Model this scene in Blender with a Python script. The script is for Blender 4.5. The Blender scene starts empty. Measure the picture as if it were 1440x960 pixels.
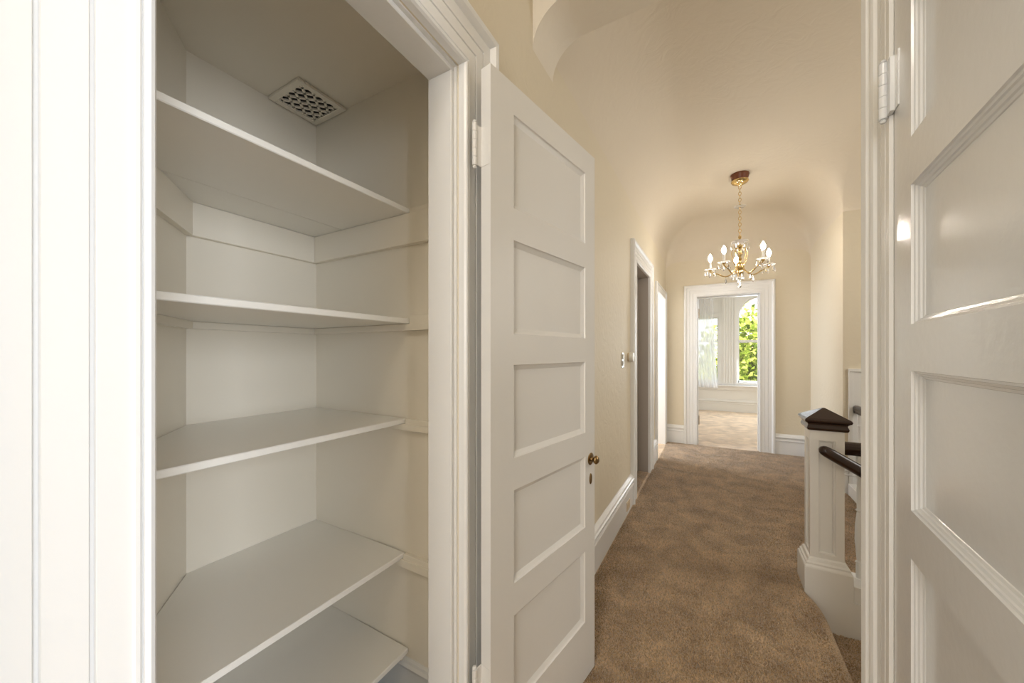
import bpy, math, random
import numpy as np
from mathutils import Vector, Matrix
random.seed(7); rng = np.random.default_rng(7)
S = bpy.context.scene; C = S.collection
PI = math.pi; R = math.radians
EYE = 1.27

# ------------------------------------------------------------------ camera
cam = bpy.data.cameras.new('camera'); camo = bpy.data.objects.new('camera', cam); C.objects.link(camo)
camo.location = (0, 0, EYE); camo.rotation_euler = (R(90), 0, R(29.3))
cam.sensor_width = 36; cam.lens = 509/1440*36; cam.shift_y = 16/1440; cam.clip_start = 0.01
S.camera = camo
# ------------------------------------------------------------------ world / sun / big lights / exposure
S.view_settings.view_transform = 'Standard'; S.view_settings.look = 'None'
S.view_settings.gamma = 1; S.view_settings.use_curve_mapping = False
S.view_settings.exposure = 0.30
w = bpy.data.worlds.new('world'); S.world = w; w.use_nodes = True
bg = w.node_tree.nodes['Background']; bg.inputs[0].default_value = (0.86, 0.93, 1, 1); bg.inputs[1].default_value = 2.6
def lamp(name, kind, loc, energy, color=(1, 1, 1), size=None, target=None, sizey=None, spread=None):
    l = bpy.data.lights.new(name, kind); l.energy = energy; l.color = color
    if kind == 'AREA':
        l.shape = 'RECTANGLE'; l.size = size; l.size_y = sizey or size
        if spread: l.spread = spread
    elif size: l.shadow_soft_size = size
    o = bpy.data.objects.new(name, l); C.objects.link(o); o.location = loc
    if target is not None:
        o.rotation_euler = (Vector(target)-Vector(loc)).to_track_quat('-Z', 'Y').to_euler()
    return o
sun = lamp('sun', 'SUN', (0, 0, 10), 7.0, (1, 0.95, 0.85), target=(1.2, 4.0, 5.6)); sun.data.angle = R(0.6)
# area lamps: daylight of the far and side rooms, and added unseen fills
lamp('rear_fill', 'AREA', (-0.05, -2.45, 1.75), 31, (0.95, 0.97, 1), 0.68, (-0.05, 1, 1.35), 1.45)  # added fill behind the camera; no window is known there
lamp('rear_side_fill', 'AREA', (2.90, -1.00, 1.55), 88, (0.86, 0.92, 1), 1.2, (-1.2, 0.45, 1.25), 1.6)  # added area lamp in an unseen room, placed to brighten casing and closet
lamp('near_hall_fill', 'AREA', (-0.1, -0.7, 2.93), 10, (1, 0.92, 0.80), 0.35, (-0.1, -0.69, 0), 0.35)  # added warm fill without a fixture, for the arch front and closet shelves
lamp('daylight_bay_window_right', 'AREA', (0.85, 9.0, 1.55), 34, (0.80, 0.89, 1), 0.9, (0.6, 5, 0.6), 1.8)
lamp('daylight_bay_window_wide', 'AREA', (2.3, 8.9, 1.55), 44, (0.80, 0.89, 1), 0.9, (0.6, 5, 1.0), 1.8)
lamp('daylight_side_room', 'AREA', (-2.2, 4.9, 1.6), 48, (0.80, 0.87, 1), 1.0, (0.0, 5.0, 1.3), 1.5)
lamp('stair_fill', 'AREA', (2.45, 2.7, 1.9), 22, (1, 0.97, 0.92), 1.2, (0.2, 2.6, 1.3), 1.4)  # added fill for the stairwell; no window is built here

# ------------------------------------------------------------------ materials
def mat(name, col, rough=0.5, metal=0.0, bump=None, sheen=0, var=None, spec=None, emit=None, trans=0, coat=0):
    m = bpy.data.materials.new(name); m.use_nodes = True; nt = m.node_tree; p = nt.nodes['Principled BSDF']
    p.inputs['Base Color'].default_value = (*col, 1); p.inputs['Roughness'].default_value = rough
    p.inputs['Metallic'].default_value = metal
    if spec is not None: p.inputs['Specular IOR Level'].default_value = spec
    if sheen: p.inputs['Sheen Weight'].default_value = sheen; p.inputs['Sheen Roughness'].default_value = 0.6
    if coat: p.inputs['Coat Weight'].default_value = coat; p.inputs['Coat Roughness'].default_value = 0.15
    if trans: p.inputs['Transmission Weight'].default_value = trans
    if emit: p.inputs['Emission Color'].default_value = (*emit[0], 1); p.inputs['Emission Strength'].default_value = emit[1]
    tc = nt.nodes.new('ShaderNodeTexCoord'); geo = nt.nodes.new('ShaderNodeNewGeometry')
    if var:   # (scale, amount, second colour)
        n = nt.nodes.new('ShaderNodeTexNoise'); n.inputs['Scale'].default_value = var[0]; n.inputs['Detail'].default_value = 5
        nt.links.new(geo.outputs['Position'], n.inputs['Vector'])
        r = nt.nodes.new('ShaderNodeValToRGB'); r.color_ramp.elements[0].position = 0.5-var[1]; r.color_ramp.elements[1].position = 0.5+var[1]
        r.color_ramp.elements[0].color = (*col, 1); r.color_ramp.elements[1].color = (*var[2], 1)
        nt.links.new(n.outputs['Fac'], r.inputs[0]); nt.links.new(r.outputs[0], p.inputs['Base Color'])
    if bump:  # (scale, strength, distance, distortion)
        n = nt.nodes.new('ShaderNodeTexNoise'); n.inputs['Scale'].default_value = bump[0]; n.inputs['Detail'].default_value = 3
        n.inputs['Distortion'].default_value = bump[3] if len(bump) > 3 else 0
        nt.links.new(geo.outputs['Position'], n.inputs['Vector'])
        b = nt.nodes.new('ShaderNodeBump'); b.inputs['Strength'].default_value = bump[1]; b.inputs['Distance'].default_value = bump[2]
        nt.links.new(n.outputs['Fac'], b.inputs['Height']); nt.links.new(b.outputs[0], p.inputs['Normal'])
    return m
M = {}
M['plaster'] = mat('cream_plaster', (0.74, 0.665, 0.525), 0.6, bump=(9, 0.38, 0.009, 2.2), spec=0.3)
M['ceil'] = mat('ceiling_plaster', (0.74, 0.665, 0.55), 0.6, bump=(9, 0.38, 0.009, 2.2), spec=0.3)
M['header'] = mat('lit_header_plaster', (0.80, 0.735, 0.63), 0.6, bump=(9, 0.38, 0.009, 2.2), spec=0.3)  # wall plaster lightened: the light on the header is in the colour
M['trim'] = mat('white_trim_paint', (0.825, 0.82, 0.805), 0.3, bump=(60, 0.06, 0.002))
M['door'] = mat('white_door_paint', (0.77, 0.755, 0.725), 0.33, bump=(70, 0.10, 0.002))
M['gloss'] = mat('glossy_white_door_paint', (0.755, 0.765, 0.775), 0.16, bump=(55, 0.16, 0.002))
M['closet'] = mat('closet_cream_paint', (0.93, 0.865, 0.745), 0.4, bump=(45, 0.10, 0.002))
M['shelf'] = mat('shelf_white_paint', (0.93, 0.90, 0.835), 0.3, bump=(40, 0.10, 0.002))
M['closetfloor'] = mat('grey_closet_floor_paint', (0.42, 0.43, 0.45), 0.5, bump=(40, 0.1, 0.002))
M['taupe'] = mat('doorway_shade_taupe', (0.40, 0.355, 0.31), 0.4, bump=(60, 0.1, 0.002))  # doorway shade put into the base colour of jamb and door
M['dark'] = mat('shade_black', (0.02, 0.018, 0.015), 0.8)  # near black stands in for the shade inside hollows
M['brass'] = mat('polished_brass', (0.72, 0.53, 0.24), 0.2, 1.0)
M['oldbrass'] = mat('aged_brass', (0.30, 0.20, 0.09), 0.28, 1.0)
M['canopy_wood'] = mat('red_brown_wood', (0.16, 0.045, 0.015), 0.3)
M['wood'] = mat('dark_stained_wood', (0.014, 0.005, 0.003), 0.24, var=(9, 0.25, (0.030, 0.010, 0.005)), coat=0.2)
M['plastic'] = mat('white_plastic', (0.80, 0.78, 0.72), 0.35)
M['chrome'] = mat('steel_plate', (0.55, 0.53, 0.48), 0.3, 1.0)
M['ivory'] = mat('ivory_plastic', (0.66, 0.53, 0.36), 0.4)
M['crystal'] = mat('cut_crystal', (1, 1, 1), 0.0, trans=1.0)
M['bulb'] = mat('lit_bulb', (1, 1, 1), 0.3, emit=((1, 0.93, 0.83), 108))
M['candle'] = mat('white_candle_sleeve', (0.9, 0.88, 0.82), 0.4)
M['house'] = mat('pink_stucco', (0.75, 0.50, 0.42), 0.8, bump=(20, 0.2, 0.01))
M['bark'] = mat('bark', (0.12, 0.08, 0.05), 0.9, bump=(20, 0.5, 0.02))
M['ground'] = mat('garden_ground', (0.10, 0.12, 0.06), 0.95, bump=(3, 0.5, 0.05))
M['shell'] = mat('blocker_shell_render', (0.6, 0.57, 0.5), 0.8, bump=(20, 0.2, 0.01))

def carpet_mat(name, isl=False):
    m = bpy.data.materials.new(name); m.use_nodes = True; nt = m.node_tree; p = nt.nodes['Principled BSDF']
    geo = nt.nodes.new('ShaderNodeNewGeometry')
    def noise(s, d, dist=0):
        n = nt.nodes.new('ShaderNodeTexNoise'); n.inputs['Scale'].default_value = s; n.inputs['Detail'].default_value = d
        n.inputs['Distortion'].default_value = dist; nt.links.new(geo.outputs['Position'], n.inputs['Vector']); return n
    def ramp(n, a, b, ca, cb):
        r = nt.nodes.new('ShaderNodeValToRGB'); e = r.color_ramp.elements
        e[0].position = a; e[1].position = b; e[0].color = (*ca, 1); e[1].color = (*cb, 1); nt.links.new(n.outputs['Fac'], r.inputs[0]); return r
    r1 = ramp(noise(6.0, 8, 0.5), 0.30, 0.66, (0.50, 0.325, 0.165), (0.90, 0.64, 0.375))
    r2 = ramp(noise(260, 3), 0.35, 0.65, (0.50, 0.48, 0.46), (1, 1, 1))
    x = nt.nodes.new('ShaderNodeMix'); x.data_type = 'RGBA'; x.blend_type = 'MULTIPLY'; x.inputs[0].default_value = 0.8
    nt.links.new(r1.outputs[0], x.inputs[6]); nt.links.new(r2.outputs[0], x.inputs[7]); nt.links.new(x.outputs[2], p.inputs['Base Color'])
    if isl:
        nt.links.new(geo.outputs['Random Per Island'], r2.inputs[0]); r2.color_ramp.elements[0].position = 0; r2.color_ramp.elements[1].position = 1
        r2.color_ramp.elements[0].color = (0.38, 0.34, 0.30, 1)
    p.inputs['Roughness'].default_value = 0.95; p.inputs['Specular IOR Level'].default_value = 0.1
    p.inputs['Sheen Weight'].default_value = 0.6; p.inputs['Sheen Roughness'].default_value = 0.5
    n = noise(230, 3); b = nt.nodes.new('ShaderNodeBump'); b.inputs['Strength'].default_value = 0.7; b.inputs['Distance'].default_value = 0.006
    nt.links.new(n.outputs['Fac'], b.inputs['Height']); nt.links.new(b.outputs[0], p.inputs['Normal'])
    return m
M['carpet'] = carpet_mat('brown_carpet'); M['pile'] = carpet_mat('carpet_yarn', True)
def glass_mat(name, gl=0.12, tint=(1, 1, 1)):
    m = bpy.data.materials.new(name); m.use_nodes = True; nt = m.node_tree; nt.nodes.clear()
    o = nt.nodes.new('ShaderNodeOutputMaterial'); mx = nt.nodes.new('ShaderNodeMixShader'); t = nt.nodes.new('ShaderNodeBsdfTransparent')
    g = nt.nodes.new('ShaderNodeBsdfGlossy'); g.inputs['Roughness'].default_value = 0.02; t.inputs[0].default_value = (*tint, 1)
    mx.inputs[0].default_value = gl; nt.links.new(t.outputs[0], mx.inputs[1]); nt.links.new(g.outputs[0], mx.inputs[2]); nt.links.new(mx.outputs[0], o.inputs[0])
    return m
M['pane'] = glass_mat('window_glass', 0.04); M['dish'] = glass_mat('thin_glass_dish', 0.35)
nt = M['dish'].node_tree; mx2 = nt.nodes.new('ShaderNodeMixShader'); df = nt.nodes.new('ShaderNodeBsdfTranslucent'); mx2.inputs[0].default_value = 0.45
outn = [x for x in nt.nodes if x.type == 'OUTPUT_MATERIAL'][0]; nt.links.new(outn.inputs[0].links[0].from_socket, mx2.inputs[1]); nt.links.new(df.outputs[0], mx2.inputs[2]); nt.links.new(mx2.outputs[0], outn.inputs[0])
def sheer_mat():
    m = bpy.data.materials.new('sheer_fabric'); m.use_nodes = True; nt = m.node_tree; nt.nodes.clear()
    o = nt.nodes.new('ShaderNodeOutputMaterial'); mx = nt.nodes.new('ShaderNodeMixShader'); m2 = nt.nodes.new('ShaderNodeMixShader')
    t = nt.nodes.new('ShaderNodeBsdfTransparent'); d = nt.nodes.new('ShaderNodeBsdfDiffuse'); tl = nt.nodes.new('ShaderNodeBsdfTranslucent')
    for n in (d, tl): n.inputs[0].default_value = (0.92, 0.92, 0.93, 1)
    m2.inputs[0].default_value = 0.55; mx.inputs[0].default_value = 0.82
    nt.links.new(d.outputs[0], m2.inputs[1]); nt.links.new(tl.outputs[0], m2.inputs[2])
    nt.links.new(t.outputs[0], mx.inputs[1]); nt.links.new(m2.outputs[0], mx.inputs[2]); nt.links.new(mx.outputs[0], o.inputs[0]); return m
M['sheer'] = sheer_mat()
def leaf_mat():
    m = bpy.data.materials.new('leaf'); m.use_nodes = True; nt = m.node_tree; nt.nodes.clear()
    o = nt.nodes.new('ShaderNodeOutputMaterial'); mx = nt.nodes.new('ShaderNodeMixShader')
    d = nt.nodes.new('ShaderNodeBsdfDiffuse'); tl = nt.nodes.new('ShaderNodeBsdfTranslucent')
    geo = nt.nodes.new('ShaderNodeNewGeometry'); r = nt.nodes.new('ShaderNodeValToRGB'); e = r.color_ramp.elements
    e[0].color = (0.07, 0.12, 0.015, 1); e[1].color = (0.80, 0.80, 0.22, 1); e.new(0.5).color = (0.36, 0.46, 0.06, 1)
    nt.links.new(geo.outputs['Random Per Island'], r.inputs[0]); nt.links.new(r.outputs[0], d.inputs[0]); nt.links.new(r.outputs[0], tl.inputs[0])
    mx.inputs[0].default_value = 0.35; nt.links.new(d.outputs[0], mx.inputs[1]); nt.links.new(tl.outputs[0], mx.inputs[2]); nt.links.new(mx.outputs[0], o.inputs[0]); return m
M['leaf'] = leaf_mat()

# ------------------------------------------------------------------ helpers
class MB:
    def __init__(s): s.v = []; s.f = []
    def add(s, vs, fs):
        o = len(s.v); s.v += [tuple(v) for v in vs]; s.f += [tuple(o+i for i in f) for f in fs]; return s
    def box(s, a, b, bev=0.0):
        x0, y0, z0 = (min(a[i], b[i]) for i in range(3)); x1, y1, z1 = (max(a[i], b[i]) for i in range(3))
        if bev <= 0:
            return s.add([(x0,y0,z0),(x1,y0,z0),(x1,y1,z0),(x0,y1,z0),(x0,y0,z1),(x1,y0,z1),(x1,y1,z1),(x0,y1,z1)],
                         [(3,2,1,0),(4,5,6,7),(0,1,5,4),(1,2,6,5),(2,3,7,6),(3,0,4,7)])
        # chamfered box: convex hull of 24 points, faces by hand
        v = []; idx = {}
        for sx in (0,1):
            for sy in (0,1):
                for sz in (0,1):
                    for ax in range(3):
                        p = [(x0,x1)[sx], (y0,y1)[sy], (z0,z1)[sz]]
                        for k, sg in enumerate((sx,sy,sz)):
                            if k != ax: p[k] += bev if sg == 0 else -bev
                        idx[(sx,sy,sz,ax)] = len(v); v.append(p)
        f = []
        for ax in range(3):
            u, w_ = (ax+1)%3, (ax+2)%3
            for sg in (0,1):
                q = []
                for a_, b_ in ((0,0),(1,0),(1,1),(0,1)):
                    k = [0,0,0]; k[ax] = sg; k[u] = a_; k[w_] = b_; q.append(idx[(*k, ax)])
                f.append(q if sg else q[::-1])
        for ax in range(3):      # edges along ax
            u, w_ = (ax+1)%3, (ax+2)%3
            for a_ in (0,1):
                for b_ in (0,1):
                    k0 = [0,0,0]; k0[u] = a_; k0[w_] = b_; k1 = list(k0); k1[ax] = 1
                    q = [idx[(*k0,u)], idx[(*k1,u)], idx[(*k1,w_)], idx[(*k0,w_)]]
                    f.append(q if a_ != b_ else q[::-1])
        for sx in (0,1):
            for sy in (0,1):
                for sz in (0,1):
                    q = [idx[(sx,sy,sz,a)] for a in range(3)]
                    f.append(q if (sx+sy+sz)%2 else q[::-1])
        return s.add(v, f)
    def lathe(s, prof, c=(0,0,0), n=16, cap=True):
        o = len(s.v)
        for (r, z) in prof:
            for k in range(n):
                a = 2*PI*k/n; s.v.append((c[0]+r*math.cos(a), c[1]+r*math.sin(a), c[2]+z))
        for i in range(len(prof)-1):
            for k in range(n):
                k2 = (k+1)%n; s.f.append((o+i*n+k, o+i*n+k2, o+(i+1)*n+k2, o+(i+1)*n+k))
        if cap:
            s.f.append(tuple(o+k for k in range(n))[::-1]); s.f.append(tuple(o+(len(prof)-1)*n+k for k in range(n)))
        return s
    def tube(s, pts, r, n=8, closed=False):
        pts = [Vector(p) for p in pts]; o = len(s.v); m = len(pts); up = None
        for i, p in enumerate(pts):
            t = (pts[(i+1)%m]-pts[i-1]) if closed else (pts[min(i+1,m-1)]-pts[max(i-1,0)]); t.normalize()
            if up is None: up = t.orthogonal().normalized()
            up = (up-t*up.dot(t)).normalized(); w_ = t.cross(up); rr = r[i] if isinstance(r, (list, tuple)) else r
            for k in range(n):
                a = 2*PI*k/n; s.v.append(tuple(p+up*(rr*math.cos(a))+w_*(rr*math.sin(a))))
        for i in range(m if closed else m-1):
            for k in range(n):
                j = (i+1)%m; s.f.append((o+i*n+k, o+i*n+(k+1)%n, o+j*n+(k+1)%n, o+j*n+k))
        if not closed: s.f.append(tuple(o+k for k in range(n))[::-1]); s.f.append(tuple(o+(m-1)*n+k for k in range(n)))
        return s
    def prism(s, poly, d):          # 3-D polygon + extrusion vector
        n = len(poly); a = [tuple(p) for p in poly]; b = [tuple(Vector(p)+Vector(d)) for p in poly]
        return s.add(a+b, [tuple(range(n))[::-1], tuple(range(n, 2*n))]+[(i, (i+1)%n, n+(i+1)%n, n+i) for i in range(n)])
def wloc(o):
    v = Vector((0,0,0))
    while o: v += Vector(o.location); o = o.parent
    return v
def obj(name, mb, m, parent=None, smooth=False, local=False, auto=None):
    me = bpy.data.meshes.new(name); v = mb.v
    if parent is not None:
        off = Vector((0,0,0)) if local else wloc(parent); loc = Vector((0,0,0))
    else:
        a = np.array(v); off = Vector(((a[:,0].min()+a[:,0].max())/2, (a[:,1].min()+a[:,1].max())/2, a[:,2].min())) if not local else Vector((0,0,0)); loc = off
    me.from_pydata([(p[0]-off.x, p[1]-off.y, p[2]-off.z) for p in v], [], mb.f); me.validate()
    import bmesh
    bm = bmesh.new(); bm.from_mesh(me); bmesh.ops.recalc_face_normals(bm, faces=bm.faces); bm.to_mesh(me); bm.free()
    me.materials.append(m)
    if smooth:
        me.polygons.foreach_set('use_smooth', [True]*len(me.polygons))
        me.set_sharp_from_angle(angle=R(auto or 40))
    o = bpy.data.objects.new(name, me); C.objects.link(o); o.location = loc
    if parent is not None: o.parent = parent
    return o
def tag(o, label=None, cat=None, kind=None, group=None):
    for k, x in (('label', label), ('category', cat), ('kind', kind), ('group', group)):
        if x: o[k] = x
    return o
def empty(name, loc, rz=0, label=None, cat=None, kind=None, group=None):
    o = bpy.data.objects.new(name, None); C.objects.link(o); o.location = loc; o.rotation_euler = (0,0,rz); o.empty_display_size = 0.1
    return tag(o, label, cat, kind, group)
def struct(name, mb, m, label=None, cat=None, smooth=False, auto=None):
    return tag(obj(name, mb, m, smooth=smooth, auto=auto), label, cat, 'structure')
def box(a, b, bev=0): return MB().box(a, b, bev)
def copy_tree(o, parent=None):
    c = o.copy(); C.objects.link(c); c.parent = parent
    for ch in [x for x in bpy.data.objects if x.parent == o]: copy_tree(ch, c)
    return c

# ------------------------------------------------------------------ profiles: (outward, proud)
CAS = [(0,0),(0,.018),(.003,.024),(.007,.026),(.011,.024),(.013,.020),(.016,.024),(.020,.024),(.022,.021),(.050,.021),(.0515,.016),(.0545,.016),(.056,.021),(.088,.021),(.0895,.016),(.0925,.016),(.094,.021),(.128,.021),(.131,.026),(.139,.036),(.150,.038),(.160,.034),(.165,.026),(.165,0)]
CAS2 = [(0,0),(0,.018),(.004,.024),(.020,.024),(.023,.019),(.026,.024),(.046,.024),(.050,.010),(.064,.010),(.068,.019),(.088,.019),(.092,.025),(.100,.028),(.106,.021),(.118,.021),(.124,.030),(.140,.034),(.152,.031),(.158,.022),(.160,0)]
BASE = [(0,.020),(.165,.020),(.168,.027),(.176,.030),(.184,.027),(.187,.018),(.203,.018),(.206,.026),(.214,.034),(.224,.034),(.230,.026),(.240,.022),(.250,.012),(.256,.006),(.258,0)]
def casing_pieces(name, org, a, n, s0, s1, z0, z1, prof, m, label, zb_right=None, legs=(1,1)):
    """door or window surround on the plane through org; a = along, n = out of the wall"""
    org, a, n = Vector(org), Vector(a), Vector(n)
    P = lambda s_, z, v: org+a*s_+n*v+Vector((0,0,z))
    root = empty(name, P((s0+s1)/2, z0, 0), 0, label, 'trim', 'structure')
    k = len(prof); strip = [(i, i+1, k+i+1, k+i) for i in range(k-1)]
    if legs[0]: obj('side_casing', MB().add([P(s0-u, z0, v) for u, v in prof]+[P(s0-u, z1+u, v) for u, v in prof], strip), m, root)
    if legs[1]: obj('side_casing', MB().add([P(s1+u, z0, v) for u, v in prof]+[P(s1+u, z1+u, v) for u, v in prof], strip), m, root)
    obj('head_casing', MB().add([P(s0-u, z1+u, v) for u, v in prof]+[P(s1+u, z1+u, v) for u, v in prof], strip), m, root)
    return root
def baseboard(name, p0, p1, n, label, m=None, prof=BASE, cap=True):
    p0, p1, n = Vector(p0), Vector(p1), Vector(n); pr = prof+[(0,0)] if False else prof
    k = len(pr); A = [p0+n*v+Vector((0,0,z)) for z, v in pr]+[p0]; B = [p1+n*v+Vector((0,0,z)) for z, v in pr]+[p1]; q = k+1
    mb = MB().add(A+B, [(i, i+1, q+i+1, q+i) for i in range(k)]+[tuple(range(q)), tuple(range(q, 2*q))[::-1]])
    return struct(name, mb, m or M['trim'], label, 'baseboard')

# ================================================================== SETTING
XL = -0.62; H = 3.0; RC = 0.45
# floor
D2A, D2B = 3.30, 4.05
mb = MB()
for a, b in (((-.62,-2.5),(.40,1.27)), ((-.62,2.60),(1.12,5.60)), ((-.30,5.60),(.58,5.75)),
             ((-1.2,5.75),(3.4,9.14)), ((-2.6,4.30),(-.62,5.60))):
    mb.box((a[0],a[1],-.05), (b[0],b[1],0))
path = [(.46,1.27),(.46,2.20),(.459,2.26),(.452,2.32),(.440,2.37),(.424,2.41),(.410,2.46)]
mb.prism([(-.62,1.27,-.05)]+[(x-.0225,y,-.05) for x,y in path]+[(.3875,2.60,-.05),(-.62,2.60,-.05)], (0,0,.05))
mb.box((.3875,2.47,-.05), (1.12,2.60,0)).box((-.80,D2A-.02,-.05),(-.62,D2B+.02,0))
floor = struct('floor', mb, M['carpet'], 'brown carpeted hall floor running to the far bright room', 'floor')
# rounded carpet nosing along the top stair, curving in to the newel
mb = MB(); mb.tube([(x-.0225, y, -.0225) for x, y in path], .0225, 12)
obj('nosing', mb, M['carpet'], floor, smooth=True)
mb = MB().prism([(x-.012, y, -.03) for x, y in path]+[(.3,2.46,-.03),(.3,1.27,-.03)], (0,0,-.16))
obj('riser', mb, M['carpet'], floor)
st = empty('trim_1', (1.2,1.95,-1.6), 0, 'carpeted stairs going down beside the hall newel', 'stairs', 'structure')
for k in range(8):
    x0 = .44+.28*k; obj('tread', MB().box((x0, 1.47, -.18*(k+1)-.18), (x0+.31, 2.475, -.18*(k+1)), .012), M['carpet'], st)
# unseen outer shell, added to block sun and sky from the rooms
mb = MB()
struct('wall_front_blocker', box((-2.8,-3.1,-2.2),(3.8,-2.95,3.3)), M['shell'], 'added outer wall behind the hall that blocks daylight', 'wall')
struct('wall_left_blocker', box((-2.8,-3.1,-2.2),(-2.6,9.3,3.3)), M['shell'], 'added outer wall left of the side rooms that blocks daylight', 'wall')
struct('wall_right_blocker', box((3.4,-3.1,-2.2),(3.6,9.3,3.3)), M['shell'], 'added outer wall beyond the stairs that blocks daylight', 'wall')
struct('ceiling_blocker', box((-2.8,-3.1,3.12),(3.8,9.4,3.3)), M['shell'], 'added slab over the whole house that blocks the sun', 'roof')
struct('floor_lower', box((-2.8,-3.1,-2.2),(3.8,9.3,-2.0)), M['carpet'], 'carpeted floor at the foot of the stairs', 'floor')
# left hall wall with three openings
C0, C1, DT = 0.17, 0.80, 2.065; JT = .018
D2a, D2b, D3a, D3b = 3.30, 4.05, 4.66, 5.43
mb = MB()
for y0, y1, z0 in ((-2.5,C0-.004,0),(C0-.004,C1+.004,DT+.004),(C1+.004,D2a-JT,0),(D2a-JT,D2b+JT,DT+JT),(D2b+JT,D3a-JT,0),(D3a-JT,D3b+JT,2.02+JT),(D3b+JT,5.75,0)):
    mb.box((XL-.10, y0, z0), (XL, y1, 3.1))
struct('wall_left', mb, M['plaster'], 'cream plaster left wall of the hall with three doorways', 'wall')
# near right wall with the opening of the half shut panelled door
mb = MB()
for y0, y1, z0 in ((-2.5,-.84,0),(-.84,.12,2.3),(.12,.326,0),(.326,1.109,DT+.004),(1.109,1.267,0)): mb.box((.36,y0,z0),(.46,y1,3.1))  # includes an unseen opening added to let the side lamp through
struct('wall_right', mb, M['plaster'], 'cream wall around the glossy panelled door', 'wall')
struct('wall_right_closet', box((.50,.2,0),(1.3,1.25,2.5)), M['dark'], 'near black block standing in for the shade behind the glossy door', 'wall')  # solid block, coloured near black for the shade behind the door
struct('wall_rear', MB().box((-.62,-2.6,0),(-.40,-2.5,3.1)).box((.30,-2.6,0),(.46,-2.5,3.1)).box((-.40,-2.6,2.3),(.30,-2.5,3.1)).box((-.40,-2.6,0),(.30,-2.5,.8)).box((-.40,-2.6,.8),(.30,-2.55,2.3)), M['plaster'], 'wall at the rear end of the hall', 'wall')
struct('ceiling_rear', box((-.62,-2.5,3.0),(.46,1.27,3.1)), M['ceil'], 'flat plaster ceiling of the near hall', 'ceiling')
# header with rounded corner (arch across the hall)
ar, br, zs = .15, .15, 2.603
prof = [(XL-.0005, 3.1), (XL-.0005, zs-br-.0005)]
for k in range(0, 13):
    t = PI-(PI/2)*k/12; prof.append((XL+ar+ar*math.cos(t), zs-br+br*math.sin(t)))
for k in range(0, 13):
    t = PI/2-(PI/2)*k/12; prof.append((.44-ar+ar*math.cos(t), zs-br+br*math.sin(t)))
prof += [(.44, 0), (2.6, 0), (2.6, 3.1)]
prof = prof[:1]+prof[1:]
mb = MB(); n = len(prof)
A = [(x, 1.27, z) for x, z in prof]; B = [(x, 1.47, z) for x, z in prof]
mb.add(A+B, [(i, (i+1)%n, n+(i+1)%n, n+i) for i in range(n)])
for (yy, fl) in ((0,1),(n,-1)):     # faces in convex strips up to the top edge
    o = len(mb.v); y = 1.27 if yy == 0 else 1.47
    top = [(x, y, 3.1) for x, z in prof[1:-2]]; bot = [(x, y, z) for x, z in prof[1:-2]]; k = len(top)
    mb.add(top+bot, [(i, i+1, k+i+1, k+i) for i in range(k-1)]); mb.add([(.44,y,0),(2.6,y,0),(2.6,y,3.1),(.44,y,3.1)], [(0,1,2,3)])
struct('wall_arch', mb, M['header'], 'plaster header with rounded corner crossing the hall', 'wall', smooth=True, auto=30)
# wall facing the camera beyond the stairs and the right wall of the far hall
struct('wall_stair', MB().box((1.01,4.33,-2),(3.4,4.43,3.1)), M['plaster'], 'beige plaster wall beyond the stair opening', 'wall')
struct('wall_right_far', MB().box((1.01,4.43,0),(1.11,5.75,3.1)), M['plaster'], 'cream wall at the right of the far hall', 'wall')
struct('wall_stair_right', MB().box((2.6,1.27,-2),(2.7,4.33,3.1)), M['plaster'], 'cream wall on the far side of the stairs', 'wall')
struct('wall_stair_near', MB().box((.46,1.27,-2),(2.6,1.47,0)), M['plaster'], 'wall under the landing beside the stairs', 'wall')
struct('wall_below_hall', MB().box((.36,2.475,-2),(2.6,2.60,-.05)).box((1.0,2.60,-2),(1.12,4.33,-.05)), M['trim'], 'white wall below the upper hall floor', 'wall')
# far wall with doorway
F0, F1, FT = -.215, .495, 2.035
mb = MB()
for x0, x1, z0 in ((XL,F0-JT,0),(F0-JT,F1+JT,FT+JT),(F1+JT,1.01,0)): mb.box((x0,5.60,z0),(x1,5.75,3.1))
struct('wall_far', mb, M['plaster'], 'cream end wall of the hall with a white cased doorway', 'wall')
# coved ceiling (height from the distance to the nearest wall)
def clus(a, b, n, at=0):     # n samples, dense at a
    return [a+(b-a)*(1-math.cos(PI/2*i/n)) for i in range(n+1)]
xs = clus(XL, XL+RC, 14)+[0.0, .2, .4]+[x for x in reversed(clus(1.01, 1.01-RC, 14))]+[1.2,1.6,2.1,2.6]
ys = [1.47,2.0,2.6,3.2,3.6]+list(reversed(clus(4.33, 4.33-RC, 14)))+[4.5,4.8,5.0]+list(reversed(clus(5.60, 5.60-RC, 14)))
def ceil_z(x, y):
    g = lambda d: RC if d <= 0 else (0 if d >= RC else RC-math.sqrt(RC*RC-(RC-d)**2))
    ds = [x-XL, 5.60-y]
    if y > 4.33: ds.append(1.01-x)
    elif x > 1.01: ds = [4.33-y]
    else: ds.append(math.hypot(1.01-x, 4.33-y))
    return H-sum(g(d)**2.6 for d in ds)**(1/2.6)
mb = MB(); nx, ny = len(xs), len(ys)
for y in ys:
    for x in xs: mb.v.append((x, y, ceil_z(min(x, 9), y)))
for j in range(ny-1):
    for i in range(nx-1):
        if xs[i] >= 1.0099 and ys[j] >= 4.3299: continue
        mb.f.append((j*nx+i, j*nx+i+1, (j+1)*nx+i+1, (j+1)*nx+i))
struct('ceiling', mb, M['ceil'], 'pale plaster ceiling curving down into the hall walls', 'ceiling', smooth=True, auto=50)
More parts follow.
